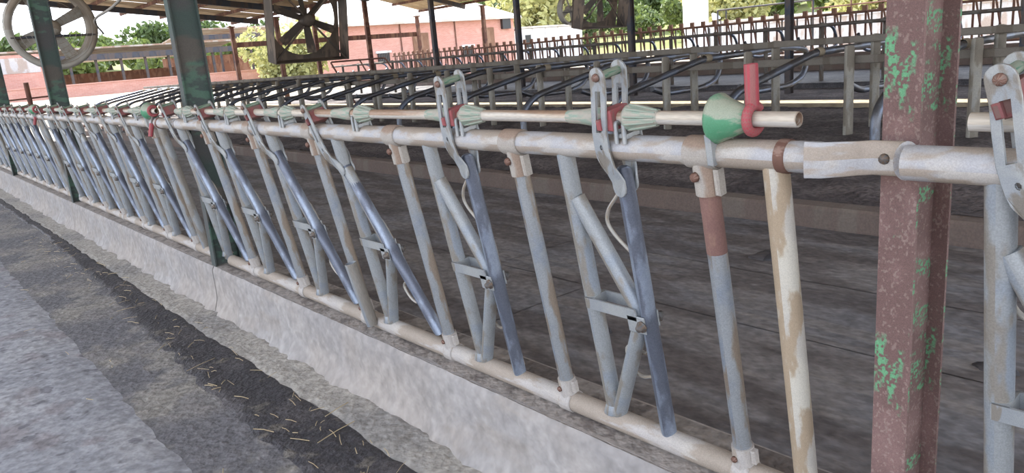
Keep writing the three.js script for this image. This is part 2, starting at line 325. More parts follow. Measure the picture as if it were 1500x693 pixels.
// ---------------------------------------------------------------- curb wall with its joints at the columns
const COL_X = [3.5, -0.615, -4.75, -8.96, -13.08, -17.2];
{
  const curb = new THREE.Group(); curb.name = 'wall_curb'; curb.userData = { kind: 'structure', label: 'low concrete feed curb carrying the headlock panels', category: 'wall' }; scene.add(curb);
  const bounds = [5, ...COL_X.slice(1), -20.8, -26, -34];
  for (let i = 0; i < bounds.length - 1; i++) {
    const x1 = bounds[i] - 0.004, x0 = bounds[i + 1] + 0.004, nx = Math.round((x1 - x0) * 40), ny = 14, pos = [], uv = [], idx = [];
    for (let a = 0; a <= nx; a++) {
      const x = lerp(x0, x1, a / nx);
      for (let j = 0; j <= ny; j++) {
        const y = lerp(-0.03, 0.3, j / ny), foot = Math.max(0, 1 - y / 0.11), lump = Math.max(0, noiseY(x, 2, 7, 61) + 0.15) * 0.1 * foot + 0.03 * foot * foot;
        const round = j === ny ? 0.012 : 0;
        pos.push(x, y + (j === ny ? 0.004 * noiseY(x, 1, 20, 66) : 0), -0.05 + lump + 0.008 * noiseY(x, y, 12, 62) + 0.03 * Math.max(0, noiseY(x * 1, y * 3, 25, 63)) * foot - round); uv.push(x, y);
      }
    }
    for (let a = 0; a < nx; a++) for (let j = 0; j < ny; j++) { const p = a * (ny + 1) + j, q = p + ny + 1; idx.push(p, q, p + 1, p + 1, q, q + 1); }
    const g = new THREE.BufferGeometry(); g.setAttribute('position', new THREE.Float32BufferAttribute(pos, 3)); g.setAttribute('uv', new THREE.Float32BufferAttribute(uv, 2)); g.setIndex(idx); g.computeVertexNormals();
    const core = box(x1 - x0, 0.33, 0.27, (x0 + x1) / 2, 0.134, -0.205);
    const b = part('curb_block', merge([g, core]), M.curb, curb);
    part('curb_top', grid(x0, x1, -0.33, -0.062, nx, 8, (x, z) => 0.301 + 0.006 * noiseY(x, z, 16, 64) - 0.004 * step(-0.09, -0.062, z)), M.curbTop, b);
  }
}

// ---------------------------------------------------------------- steel columns
function iShape(w, h, tf, tw) {
  const s = new THREE.Shape(), a = w / 2, b = h / 2, t = tw / 2;
  [[-a, -b], [a, -b], [a, -b + tf], [t, -b + tf], [t, b - tf], [a, b - tf], [a, b], [-a, b], [-a, b - tf], [-t, b - tf], [-t, -b + tf], [-a, -b + tf]].forEach(([x, y], i) => (i ? s.lineTo(x, y) : s.moveTo(x, y)));
  s.closePath(); return s;
}
const beam = (w, h, L) => metreUV(new THREE.ExtrudeGeometry(iShape(w, h, 0.009, 0.007), { depth: L, bevelEnabled: false })).rotateX(-Math.PI / 2);
const roof1 = (z) => 3.52 + 0.12 * (z + 10.6);
const roof2 = (z) => (z > -15.2 ? 4.72 + 0.12 * (-15.2 - z) * -1 - 0.0 : 4.72 - 0.23 * (-15.2 - z));
const colLabels = ['', 'rusty brown steel column with green paint flakes at the end of the locked headlocks', 'green-painted steel column with a brace, between the first and second headlock panels', 'dark green steel column in front of the round fan', 'dark steel column beyond the round fan', 'dark steel column at the far end of the headlock panels'];
for (let i = 1; i < COL_X.length; i++) {
  const c = thing('steel_column', colLabels[i], 'column', [COL_X[i], 0, -0.15]);
  part('shaft', beam(0.068, 0.168, roof1(-0.14) - 0.12).translate(0, 0, 0), i === 1 ? M.brownSteel : M.greenSteel, c);
  if (i === 2) part('brace', bar(V(0.03, 1.98, -0.1), V(0.75, 3.0, -0.4), 0.022), M.rustSteel, c);
}
const innerX = []; for (let k = -1; k < 6; k++) innerX.push(-8.6 - 4.27 * k);
innerX.forEach((x, i) => {
  const names = ['dark inner steel column hidden behind the rusty front column', 'dark blue-grey inner steel column standing clear in the back alley', 'dark inner steel column beside the square box fan', 'dark inner steel column in front of the pale shed', 'dark inner steel column in front of the brown brick-house door', 'rusty inner steel column before the brick house beside the gutter beam', 'rusty inner steel column behind the hanging square fan'];
  const c = thing('inner_column', names[i], 'column', [x, 0.1, -13.57]);
  part('shaft', beam(0.12, 0.16, roof2(-13.57) - 0.15), i < 5 ? M.darkSteel : M.rustSteel, c);
});

// ---------------------------------------------------------------- roofs
function roofSheet(name, x0, x1, z0, z1, fy, label) {
  const t = new THREE.Group(); t.name = numbered(name); t.userData = { kind: 'structure', label, category: 'roof' }; scene.add(t);
  const n = Math.max(1, Math.round((x1 - x0) / 1.05));
  for (let i = 0; i < n; i++) {
    const a = lerp(x0, x1, i / n) - 0.05, b = lerp(x0, x1, (i + 1) / n) + 0.05, g = grid(a, b, z0, z1, 28, 1, (x, z) => fy(z) + (i % 2) * 0.03 + 0.018 * Math.sin(((x - a) / (b - a)) * Math.PI * 14));
    const top = g.clone().translate(0, 0.008, 0);
    part('roof_sheet', merge([g, top]), M.sheet, t);
  }
  const purl = Math.round(Math.abs(z1 - z0) / 1.4);
  for (let i = 0; i <= purl; i++) { const z = lerp(z0, z1, i / purl) + (i === 0 ? -0.06 : i === purl ? 0.06 : 0); part('purlin', box(x1 - x0, 0.1, 0.06, (x0 + x1) / 2, fy(z) - 0.075, z), M.rustSteel, t); }
  for (let x = x1 - 0.62; x > x0; x -= 4.1) { const m = (z0 + z1) / 2, L = Math.hypot(z1 - z0, fy(z1) - fy(z0)) - 0.1; part('rafter', box(0.12, 0.18, L).rotateX(-Math.atan2(fy(z1) - fy(z0), z1 - z0)).translate(x, fy(m) - 0.215, m), M.darkSteel, t); }
  return t;
}
roofSheet('ceiling_roof', -31, 5, 4.4, -10.6, roof1, 'tan corrugated roof over the first stalls, its unseen overhang lengthened to shade the feed lane');  // near overhang is out of view, lengthened to shade the fence and lane
roofSheet('ceiling_rear_roof', -31, 6, -11.15, -15.2, (z) => 4.72 - 0.12 * (z + 15.2), 'rear roof slope rising from the gap');
roofSheet('ceiling_rear_eave', -31, 6, -15.2, -19.6, (z) => 4.72 - 0.23 * (-15.2 - z), 'rear roof slope falling to the far eave');

// ---------------------------------------------------------------- headlock feed panels
const L = 0.877, PITCH = 0.648, TILT = Math.atan2(0.15, 0.864);
const P = (x, s, d = 0) => V(x, L - s, d);
const G = {};
{
  G.fixed = bar(P(0, 0.02), P(0, 0.868), 0.0245, 16);
  G.bent = sweep(bend([P(0.012, 0.15), P(0.165, 0.452), P(0.168, 0.5), P(0.008, 0.868)], 0.05, 5), 0.0225, 16);
  G.brace = merge([box(0.185, 0.034, 0.005, 0.09, L - 0.462, 0.029), box(0.185, 0.034, 0.005, 0.09, L - 0.462, -0.029), box(0.03, 0.034, 0.06, 0.01, L - 0.462, 0)]);
  G.weld = merge([lathe([[0.027, 0], [0.036, 0.004], [0.0255, 0.03], [0.0245, 0.031]], 'y', 16).rotateX(0).translate(0, 0.028, 0)]);
  const rings = []; const fl = []; const rads = [];
  for (const [s, a, b, r] of [[0.05, 1, 1, 0.012], [0.055, 1, 1, 0.019], [0.07, 1, 1, 0.0225], [0.2, 1, 1, 0.0225], [0.38, 1, 1, 0.0225], [0.44, 1.1, 0.85, 0.0225], [0.49, 1.2, 0.66, 0.0225], [0.54, 1.1, 0.85, 0.0225], [0.6, 1, 1, 0.0225], [0.84, 1, 1, 0.0225], [0.86, 1, 1, 0.0205], [0.866, 1, 1, 0.012]]) { rings.push(V(0, 0.49 - s, 0)); fl.push([a, b]); rads.push(r); }
  G.mover = sweep(rings, rads, 20, fl);
  // lever plate outline with slot, bent in towards the bar at its foot
  const plate = (side) => {
    const sh = new THREE.Shape(), w = 0.0225, pts = [], cx = (s) => lerp(0, -0.02, step(0.085, 0.0, s)) + lerp(0, 0.024, step(-0.03, -0.19, s));
    const ss = [-0.185, -0.15, -0.1, -0.05, -0.02, 0.0, 0.02, 0.04, 0.06, 0.08, 0.1];
    for (let k = 0; k <= 8; k++) { const a = Math.PI * (k / 8); pts.push([cx(-0.185) - w * Math.cos(a), -0.185 - w * Math.sin(a)]); }
    for (const s of ss.slice(1)) pts.push([cx(s) + w * (s > 0.03 ? 0.85 : 1), s]);
    for (let k = 1; k < 6; k++) { const a = Math.PI * (k / 6); pts.push([cx(0.1) + w * 0.85 * Math.cos(a), 0.1 + w * Math.sin(a)]); }
    for (const s of ss.slice(1).reverse()) pts.push([cx(s) - w * (s > 0.03 ? 0.85 : 1), s]);
    pts.forEach(([x, s], i) => (i ? sh.lineTo(x, -s) : sh.moveTo(x, -s))); sh.closePath();
    const h = new THREE.Path(), q = 0.0085;
    [[-q, -0.152], [q, -0.152], [q, -0.05], [-q, -0.05]].forEach(([dx, s], i) => (i ? h.lineTo(cx(s) + dx, -s) : h.moveTo(cx(s) + dx, -s))); h.closePath(); sh.holes.push(h);
    const o = new THREE.Path(); for (let k = 0; k < 8; k++) { const a = (-k / 8) * Math.PI * 2; const x = cx(-0.012) + 0.005 * Math.cos(a), y = 0.012 + 0.007 * Math.sin(a); k ? o.lineTo(x, y) : o.moveTo(x, y); } o.closePath(); sh.holes.push(o);
    const g = new THREE.ExtrudeGeometry(sh, { depth: 0.005, bevelEnabled: true, bevelSize: 0.0012, bevelThickness: 0.0012, bevelSegments: 1 }), p = g.attributes.position;
    for (let i = 0; i < p.count; i++) { const s = -p.getY(i), off = lerp(0.039, 0.0235, step(0.035, 0.085, s)); p.setZ(i, side * off + (p.getZ(i) - 0.0025)); p.setY(i, p.getY(i) + 0.49); }
    return metreUV(g);
  };
  G.plateF = plate(1); G.plateB = plate(-1);
  G.sleeve = lathe([[0, -0.037], [0.0105, -0.037], [0.0105, 0.037], [0, 0.037]], 'z', 14).translate(0.004, 0.675, 0);
  G.leverBolt = lathe([[0, -0.053], [0.007, -0.052], [0.0105, -0.046], [0.0105, -0.043], [0.004, -0.042], [0.004, 0.042], [0.0105, 0.043], [0.0105, 0.046], [0.007, 0.052], [0, 0.053]], 'z', 10).translate(0.004, 0.675, 0);
  const block = (y) => merge([bevelBox(0.032, 0.052, 0.07, 0.003).translate(0.004, y, 0), bevelBox(0.013, 0.026, 0.1, 0.003).translate(-0.012, y - 0.008, 0)]);
  G.blockLow = block(0.567); G.blockHigh = block(0.636);
  G.pivotBolt = lathe([[0, -0.052], [0.01, -0.05], [0.011, -0.038], [0.017, -0.037], [0.017, -0.033], [0.006, -0.032], [0.006, 0.032], [0.017, 0.033], [0.017, 0.037], [0.011, 0.038], [0.01, 0.05], [0, 0.052]], 'z', 8);
  G.pivotTab = merge([bevelBox(0.06, 0.05, 0.006, 0.002).translate(-0.022, 0, 0.0285), bevelBox(0.06, 0.05, 0.006, 0.002).translate(-0.022, 0, -0.0285), bevelBox(0.022, 0.07, 0.05, 0.006).translate(-0.045, 0, 0)]);
  G.wireTop = sweep(spline([V(-0.018, 0.4, -0.024), V(-0.06, 0.35, -0.026), V(-0.105, 0.3, -0.026), V(-0.115, 0.265, -0.026), V(-0.095, 0.23, -0.026), V(-0.03, 0.17, -0.026), V(-0.008, 0.14, -0.026), V(-0.004, 0.04, -0.026)], 30), 0.0052, 8);
  G.wireLow = sweep(spline([V(-0.03, -0.03, -0.026), V(-0.045, -0.08, -0.026), V(-0.05, -0.12, -0.026), V(-0.062, -0.13, -0.026), V(-0.105, -0.118, -0.026), V(-0.13, -0.13, -0.026), V(-0.128, -0.18, -0.026), V(-0.105, -0.21, -0.026), V(-0.085, -0.215, -0.026), V(-0.045, -0.205, -0.026), V(-0.025, -0.235, -0.026), V(0.0, -0.34, -0.024)], 44), 0.0052, 8);
  // tee clamp of a divider post: sleeve round the rail, neck, bolt
  const sleeveX = (r, w) => lathe([[r - 0.004, -w / 2], [r, -w / 2 + 0.002], [r, w / 2 - 0.002], [r - 0.004, w / 2]], 'x', 20);
  G.teeTop = merge([sleeveX(0.0372, 0.075).translate(0, L, 0), bar(V(0, L - 0.02, 0), V(0, L - 0.098, 0), 0.0305, 16), bevelBox(0.014, 0.062, 0.03, 0.004).translate(0.034, L - 0.066, 0.004)]);
  G.teeBolt = merge([lathe([[0, 0.0], [0.012, 0], [0.011, 0.008], [0.006, 0.012], [0, 0.012]], 'z', 10).translate(-0.01, L - 0.05, 0.029)]);
  G.teeLow = merge([sleeveX(0.0378, 0.05), bar(V(0, 0.02, 0), V(0, 0.085, 0), 0.029, 16), bevelBox(0.014, 0.04, 0.024, 0.004).translate(0.033, 0.062, 0)]);
  G.lowBolt = lathe([[0, 0.0], [0.009, 0], [0.008, 0.007], [0, 0.009]], 'z', 10).translate(-0.008, 0.055, 0.028);
  G.post = bar(V(0, 0.03, 0), V(0, L - 0.03, 0), 0.0235, 18);
  G.endPost = bar(V(0, 0.02, 0), V(0, L - 0.02, 0), 0.027, 18);
  // saddle carrying the locking rod
  const sadd = (x) => sweep(spline([V(x, L + 0.02, 0.03), V(x, L + 0.055, 0.026), V(x, L + 0.07, 0.022), V(x, L + 0.062, 0.0), V(x, L + 0.07, -0.022), V(x, L + 0.055, -0.026), V(x, L + 0.02, -0.03)], 16), 0.006, 8);
  G.saddle = merge([sadd(0.02), sadd(0.045), bevelBox(0.034, 0.012, 0.05, 0.003).translate(0.033, L + 0.036, 0)]);
  // green plastic coupling: thin taper, barrel, ribbed bell
  const ribs = []; for (let k = 0; k < 10; k++) { const a = (k / 10) * Math.PI * 2, p = (x, r) => V(x, L + 0.077 + r * Math.cos(a), r * Math.sin(a)); ribs.push(sweep([p(0.052, 0.031), p(0.085, 0.026), p(0.132, 0.018)], [0.0035, 0.0035, 0.002], 5)); }
  G.couplingLeft = lathe([[0.016, -0.16], [0.0175, -0.155], [0.0185, -0.12], [0.023, -0.07], [0.0245, -0.04], [0.023, -0.01], [0.018, -0.006]].map(([r, x]) => [r, x]), 'x', 18).translate(0, L + 0.077, 0);
  G.couplingRight = merge([lathe([[0.014, 0.04], [0.031, 0.044], [0.033, 0.052], [0.029, 0.06], [0.025, 0.085], [0.0185, 0.13], [0.0165, 0.137]], 'x', 18).translate(0, L + 0.077, 0), ...ribs]);
  G.handleCone = lathe([[0.014, -0.055], [0.024, -0.05], [0.032, -0.035], [0.052, -0.03], [0.055, -0.02], [0.05, -0.012], [0.044, 0.0], [0.028, 0.04], [0.016, 0.06], [0.0135, 0.062]], 'x', 24);
  G.handleFoot = merge([bevelBox(0.016, 0.07, 0.03, 0.004).translate(-0.03, -0.06, 0.03), bevelBox(0.016, 0.07, 0.03, 0.004).translate(-0.03, -0.06, -0.03)]);
  G.handleRing = new THREE.TorusGeometry(0.027, 0.0105, 12, 22, 5.2).rotateY(Math.PI / 2).rotateX(0.6);
  G.handleGrip = hollow(V(0, 0.028, 0), V(0, 0.112, 0), 0.0145, 16);
  G.handleStem = bar(V(0, 0.0, 0), V(0, 0.09, 0), 0.008, 8);
}
// one panel: origin at the foot of its right-hand end, units run to the left
function headlockPanel(x0, label, opt) {
  const t = thing('headlock_panel', label, 'headlock panel', [x0, 0.334, -0.15], 'headlock panels along the feed curb');
  t.rotation.x = TILT;
  const n = opt.n ?? 6, xr = opt.right ?? -0.08, xl = opt.left ?? -4.12;
  part('top_rail', bar(V(xr, L, 0), V(xl, L, 0), 0.032, 24), M.rail, t);
  part('bottom_rail', bar(V(opt.lowRight ?? -0.1, 0, 0), V(opt.lowLeft ?? -4.02, 0, 0), 0.033, 24), M.bottomRail, t);
  if (opt.endPost !== false) part('band_clamp', lathe([[0.032, -0.012], [0.0355, -0.01], [0.0355, 0.01], [0.032, 0.012]], 'x', 22).translate(-0.2, L, 0), M.bolt, t);
  if (opt.endPost !== false) part('end_post', G.endPost, opt.k ? M.fixed : M.endPost, t).position.x = -0.225;
  for (let i = opt.first ?? 0; i < n; i++) {
    const px = -0.645 - (opt.pitch ?? PITCH) * i, locked = (opt.locked ?? []).includes(i);
    // divider post right of the unit
    if (i > 0 || opt.endPost !== false) {
      const post = part('divider_post', G.post, opt.rusty === i ? M.post : M.post, t); post.position.x = px + 0.247;
      part('rail_clamp', G.teeTop, M.clamp, post); part('clamp_bolt', G.teeBolt, M.bolt, post); part('foot_clamp', G.teeLow, M.bottomRail, post); part('foot_bolt', G.lowBolt, M.bolt, post);
      if (opt.rusty === i) part('rusty_sleeve', bar(V(0, L - 0.09, 0), V(0, L - 0.245, 0), 0.0243, 18), M.rustPost, post);
    }
    const fx = px - 0.2;
    const f = part('fixed_bar', G.fixed, M.fixed, t); f.position.x = fx; part('weld', G.weld, M.fixed, f);
    part('bent_bar', G.bent, M.fixed, t).position.x = fx;
    part('cross_brace', G.brace, M.plate, t).position.x = fx;
    const m = part('locking_bar', G.mover, M.mover, t); m.position.set(px, L - 0.49, 0); m.rotation.z = locked ? 0.005 : (opt.angle ?? 0.49) + (((i * 7 + (opt.k ?? 0) * 3) % 5) - 2) * 0.012;
    part('lever_plate', G.plateF, M.plate, m); part('lever_plate', G.plateB, M.plate, m); part('lever_sleeve', G.sleeve, M.greenTube, m); part('lever_bolt', G.leverBolt, M.bolt, m);
    part('red_block', locked ? G.blockLow : G.blockHigh, locked ? M.redBlock : M.redDull, m);
    part('spring_wire', G.wireTop, M.wire, m); part('spring_wire', G.wireLow, M.wire, m);
    part('pivot_bolt', G.pivotBolt, M.darkBolt, m);
    const tab = part('pivot_tab', G.pivotTab, M.plate, t); tab.position.set(px, L - 0.49, 0);
    if (i < n) { part('rod_saddle', G.saddle, M.plate, t).position.x = px; part('rod_coupling', G.couplingLeft, M.greenPlastic, t).position.x = px; part('rod_coupling', G.couplingRight, M.greenPlastic, t).position.x = px; }
  }
  part('locking_rod', hollow(V(opt.rodLeft ?? xl + 0.1, L + 0.077, 0), V(opt.rodEnd ?? -0.19, L + 0.077, 0), 0.016, 18), M.rod, t);
  if (opt.handle !== undefined) {
    const h = part('rod_handle', G.handleCone, M.greenBright, t); h.position.set(-0.325, L + 0.077, 0);
    part('handle_foot', G.handleFoot, M.plate, h); part('handle_ring', G.handleRing, M.red, h).position.x = 0.06;
    const far = opt.handle > 2 ? 0.05 : 0, g = part('handle_grip', G.handleGrip, M.red, h); g.position.set(0.058, far * Math.cos(opt.handle), far * Math.sin(opt.handle)); g.rotation.x = opt.handle;
    const st = part('handle_stem', G.handleStem, M.darkBolt, h); st.position.set(0.058, 0, 0); st.rotation.x = opt.handle;
  }
  return t;
}
const panelA = headlockPanel(-0.61, 'headlock feed panel with two upright locked levers, ending at the rusty brown column', { locked: [0, 1], handle: -0.12, rusty: 0, k: 0, right: -0.125, left: -4.09, lowLeft: -4.03, rodEnd: -0.165 });
part('pipe_stub', hollow(P(-2.24, 0.87, 0.045), P(-2.27, 0.575, 0.045), 0.0265), M.fixed, panelA);
headlockPanel(-4.86, 'headlock feed panel with a red handle hanging down, left of the green braced column', { handle: 2.7, k: 1, pitch: 0.625, right: 0.145, left: -4.09, lowLeft: -4.03, lowRight: 0.05 });
headlockPanel(-9.08, 'headlock feed panel with all levers leaning, before the round fan', { handle: 2.7, k: 2, pitch: 0.6, right: 0.11, left: -3.96, lowLeft: -3.93, lowRight: 0.05 });
headlockPanel(-13.2, 'headlock feed panel at the far end of the curb, all levers leaning', { handle: 0.6, k: 3, pitch: 0.6, right: 0.14, left: -4.0 });
headlockPanel(3.66, 'headlock feed panel on the other side of the rusty brown column', { first: 4, n: 6, endPost: false, k: 4, right: -2.6, left: -4.235, lowRight: -2.6, lowLeft: -4.16, rodEnd: -2.7, rodLeft: -4.13, angle: 0.29 });
// flattened rail end bolted across the rusty column
{
  const t = thing('rail_bracket', 'flattened galvanised bracket bolted across the rusty brown column', 'bracket', [-0.615, 1.2, -0.035]);
  const q = [[-0.132, 0.078, 0.036, 0.004], [-0.1, 0.074, 0.035, 0.004], [-0.05, 0.03, 0.033, 0.005], [-0.03, 0.012, 0.033, 0.008], [0.02, 0.012, 0.033, 0.013], [0.038, 0.03, 0.036, 0.024]];
  part('strap', sweep(q.map(([x, z]) => V(x, 0, z)), 0.034, 20, q.map(([, , h, w]) => [w / 0.034, h / 0.034])), M.rail, t);
  part('bolt', lathe([[0, 0.02], [0.011, 0.02], [0.009, 0.028], [0, 0.03]], 'z', 10).translate(-0.005, 0, 0.0), M.darkBolt, t);
}

// ---------------------------------------------------------------- double stall row
{
  const post = thing('stall_post', 'short grey round post of the near stall row', 'post', [-2.9, 0.1, -7.2], 'near stall row posts');
  part('shaft', sweep([V(0, 0, 0), V(0, 1.05, 0), V(0, 1.09, 0), V(0, 1.1, 0)], [0.055, 0.055, 0.05, 0.02], 14), M.stallPost, post);
  for (let k = -1; k < 24; k++) if (k) copy(post).position.x = -2.9 - 1.3 * k;
  const back = thing('stall_post_tall', 'taller grey round post behind the near stall row posts', 'post', [-2.9, 0.1, -7.84], 'taller stall row posts');
  part('shaft', sweep([V(0, 0, 0), V(0, 1.15, 0), V(0, 1.19, 0), V(0, 1.2, 0)], [0.055, 0.055, 0.05, 0.02], 14), M.stallPost, back);
  for (let k = -1; k < 24; k++) if (k) copy(back).position.x = -2.9 - 1.3 * k;
  single('stall_rail', bevelBox(36, 0.09, 0.05, 0.008).translate(-16.5, 1.037, -7.28), M.plank, 'grey flat rail along the near stall posts', 'rail');
  single('stall_rail', bevelBox(36, 0.08, 0.06, 0.008).translate(-16.5, 1.25, -7.76), M.plank, 'pale flat rail on top of the taller stall posts', 'rail');
  const d = thing('stall_divider', 'dark bent pipe divider of the double stall row', 'stall divider', [-3.03, 0.1, -5.3], 'double stall row dividers');
  const Z = (z, y) => V(0, y - 0.1, z + 5.3);
  part('pipe', sweep(bend([Z(-5.3, 0.1), Z(-5.3, 0.66), Z(-5.55, 0.84), Z(-7.15, 1.14), Z(-9.3, 1.17), Z(-9.85, 1.1), Z(-9.75, 0.72), Z(-9.3, 0.6), Z(-8.3, 0.6), Z(-8.0, 0.7)], 0.18, 6), 0.043, 12), M.stallPipe, d);
  part('strap', merge([lathe([[0.044, -0.06], [0.053, -0.055], [0.053, 0.055], [0.044, 0.06]], 'z', 12).translate(0, 1.045, -1.95)]), M.strap, d);
  for (let k = 1; k < 20; k++) copy(d).position.x = -3.03 - 1.56 * k;
}
// ---------------------------------------------------------------- rear stalls and rear headlock fence
{
  const post = thing('rear_stall_post', 'dark round post of the rear stall row', 'post', [-6, 0.2, -15.3], 'rear stall posts');
  part('shaft', merge([sweep([V(0, 0, 0), V(0, 1.3, 0)], 0.05, 10)]), M.rearPost, post);
  for (let k = 1; k < 19; k++) copy(post).position.x = -6 - 1.4 * k;
  const d = thing('rear_stall_divider', 'dark hoop divider of the rear stall row', 'stall divider', [-6.6, 0.3, -15.4], 'rear stall dividers');
  part('hoop', sweep(bend([V(0, 1.14, 0.1), V(0, 1.12, -1.6), V(0, 0.62, -1.85), V(0, 0.5, -0.6), V(0, 0.55, -0.2), V(0, 0.9, 0.05)], 0.25, 5), 0.036, 9), M.stallPipe, d);
  for (let k = 1; k < 19; k++) copy(d).position.x = -6.6 - 1.4 * k;
  single('rear_stall_rail', bar(V(-4, 1.44, -15.205), V(-32, 1.44, -15.205), 0.04, 10), M.rearPost, 'grey round rail along the rear stall posts', 'rail');
  // rear headlock fence, one panel per bay
  const xs = []; for (let x = 0; x < 10; x++) xs.push(x * 0.42 + 0.2);
  const mk = (x0) => {
    const t = thing('rear_headlock_panel', 'rusty headlock panel on the far side of the rear stalls', 'headlock panel', [x0, 0.7, -19.2], 'rear headlock panels');
    part('top_rail', bar(V(0, 1.0, 0), V(4.2, 1.0, 0), 0.035, 8), M.rustSteel, t); part('bottom_rail', bar(V(0, 0.05, 0), V(4.2, 0.05, 0), 0.035, 8), M.rustSteel, t);
    for (const x of xs) { part('upright', G2.up, M.rustSteel, t).position.x = x; part('leaning_bar', G2.lean, M.rustSteel, t).position.x = x; part('upright', G2.thin, M.rearPost, t).position.x = x + 0.15; part('lever', G2.lever, M.rustSteel, t).position.x = x - 0.02; }
    return t;
  };
  const G2 = { thin: bar(V(0, 0.05, -0.02), V(0, 1.0, -0.02), 0.022, 7), up: bar(V(0, 0.05, 0), V(0, 1.0, 0), 0.028, 7), lean: bar(V(0.24, 0.1, 0.02), V(0.06, 0.98, 0.02), 0.024, 7), lever: bevelBox(0.13, 0.16, 0.1, 0.02).translate(0, 1.08, 0) };
  const p0 = mk(-33.2); for (let k = 1; k < 8; k++) copy(p0).position.x = -33.2 + 4.25 * k;
}
{
  const t = thing('pipe_rack', 'pair of rusty posts joined by pipes before the end wall', 'rack', [-27, 0, -1.6]);
  for (const [z, h] of [[0, 1.5], [-0.9, 1.75], [-1.5, 1.6]]) part('post', bar(V(0, 0, z), V(0, h, z), 0.07, 10), M.rustSteel, t);
  part('cross_pipe', bar(V(0, 1.25, 0.4), V(0, 1.3, -1.6), 0.025, 8), M.rustSteel, t);
}
struct('wall_rear_curb_added', bevelBox(38, 0.68, 0.25, 0.02).translate(-16.5, 0.33, -19.2), M.kerb, 'brown concrete curb added under the rear headlock panels to hide bright ground', 'wall');  // added to darken the rear: blocks the bright ground behind the fence
// leaning gate and pipe frames between the rows
{
  const t = thing('leaning_hurdle', 'rusty tube hurdle leaning over the stalls below the hanging square fan', 'gate', [-23.5, 0.1, -10.75]);
  part('frame', sweep(bend([V(0.9, 0, -0.3), V(0, 1.5, 0), V(0, 1.5, -2.1), V(0.9, 0, -2.5)], 0.06), 0.03, 8), M.rustSteel, t);
  part('middle_bar', bar(V(0.45, 0.8, -1.2), V(0, 1.5, -1.1), 0.026, 8), M.rustSteel, t);
  part('cross_bar', bar(V(0.45, 0.8, -0.15), V(0.45, 0.8, -2.3), 0.024, 8), M.rustSteel, t);
  const f = thing('tube_gate', 'dark tube gate frame rising above the rear headlock panels', 'gate', [-16.5, 0.5, -22.5]);
  part('frame', sweep(bend([V(0, 0, 0), V(0, 1.75, 0), V(3.6, 1.75, 0), V(3.6, 0, 0)], 0.04), 0.03, 8), M.darkSteel, f);
  part('upright', bar(V(0.35, 0, 0), V(0.35, 1.75, 0), 0.025, 8), M.darkSteel, f); part('lower_bar', bar(V(0, 0.9, 0), V(3.6, 0.9, 0), 0.025, 8), M.darkSteel, f);
  const g = thing('tube_gate_red', 'reddish tube gate before the pink wall behind the rear fence', 'gate', [-13.4, 0.5, -23.4]);
  part('frame', sweep(bend([V(0, 0, 0), V(0, 1.98, 0), V(3.9, 1.98, 0), V(3.9, 0, 0)], 0.04), 0.03, 8), M.rustSteel, g);
  for (const x of [1.3, 2.6]) part('upright', bar(V(x, 0, 0), V(x, 1.98, 0), 0.025, 8), M.rustSteel, g);
  part('lower_bar', bar(V(0, 1.5, 0), V(3.9, 1.5, 0), 0.025, 8), M.rustSteel, g);
}

// ---------------------------------------------------------------- fans
function boxFan(x, y, z, size, tilt, label) {
  const t = thing('box_fan', label, 'fan', [x, y, z]); t.rotation.z = tilt;
  const w = size, d = 0.32, s = new THREE.Shape(); s.moveTo(0, 0); s.lineTo(w, 0); s.lineTo(w, w); s.lineTo(0, w); s.closePath();
  const h = new THREE.Path(); h.absarc(w / 2, w / 2, w * 0.445, 0, Math.PI * 2, true); s.holes.push(h);
  const toWall = (g) => g.rotateY(Math.PI / 2);                       // shape x runs along -z, faces +x
  part('orifice_plate', metreUV(toWall(new THREE.ExtrudeGeometry(s, { depth: 0.01, bevelEnabled: false, curveSegments: 24 }))).translate(-0.2, 0, 0), M.fanBox, t);
  for (const [n, g] of [['side_panel', box(d, w, 0.012, 0, w / 2, 0)], ['side_panel', box(d, w, 0.012, 0, w / 2, -w)], ['top_panel', box(d, 0.012, w, 0, w, -w / 2)], ['bottom_panel', box(d, 0.012, w, 0, 0, -w / 2)]]) part(n, g, M.fanBox, t);
  const c = V(0.02, w / 2, -w / 2);
  part('motor', lathe([[0, -0.16], [0.1, -0.15], [0.12, -0.1], [0.12, 0.08], [0.08, 0.12], [0, 0.13]], 'x', 16).translate(c.x - 0.05, c.y, c.z), M.fanBox, t);
  for (const [a, b] of [[0, 0], [0, 1], [1, 0], [1, 1]]) part('strut', bar(V(0.06, a * w, -b * w), V(0.06, lerp(a * w, c.y, 0.86), lerp(-b * w, c.z, 0.86)), 0.02, 6), M.fanBox, t);
  for (let k = 0; k < 6; k++) {
    const bl = part('blade', blade(w * 0.43), M.fanBox, t); bl.position.set(-0.1, c.y, c.z); bl.rotation.x = (k / 6) * Math.PI * 2 + 0.2;
  }
  for (const zz of [-0.1, -w + 0.1]) part('hanger', bar(V(0, w, zz), V(0.1, 4.4 - y, zz), 0.012, 6), M.darkSteel, t);
  return t;
}
function blade(r) {
  const s = new THREE.Shape(); s.moveTo(-0.05, 0.08); s.lineTo(0.05, 0.08); s.lineTo(0.09, r * 0.98); s.lineTo(-0.06, r); s.closePath();
  const g = new THREE.ExtrudeGeometry(s, { depth: 0.006, bevelEnabled: false }).rotateY(Math.PI / 2), p = g.attributes.position;
  for (let i = 0; i < p.count; i++) p.setX(i, p.getX(i) + p.getZ(i) * 0.5);
  return metreUV(g);
}
boxFan(-13.3, 1.6, -4.35, 1.44, -0.18, 'dark square box fan hanging over the stalls before the yellow tree');
boxFan(-12.5, 1.82, -11.3, 1.5, -0.18, 'dark square box fan beside an inner column');
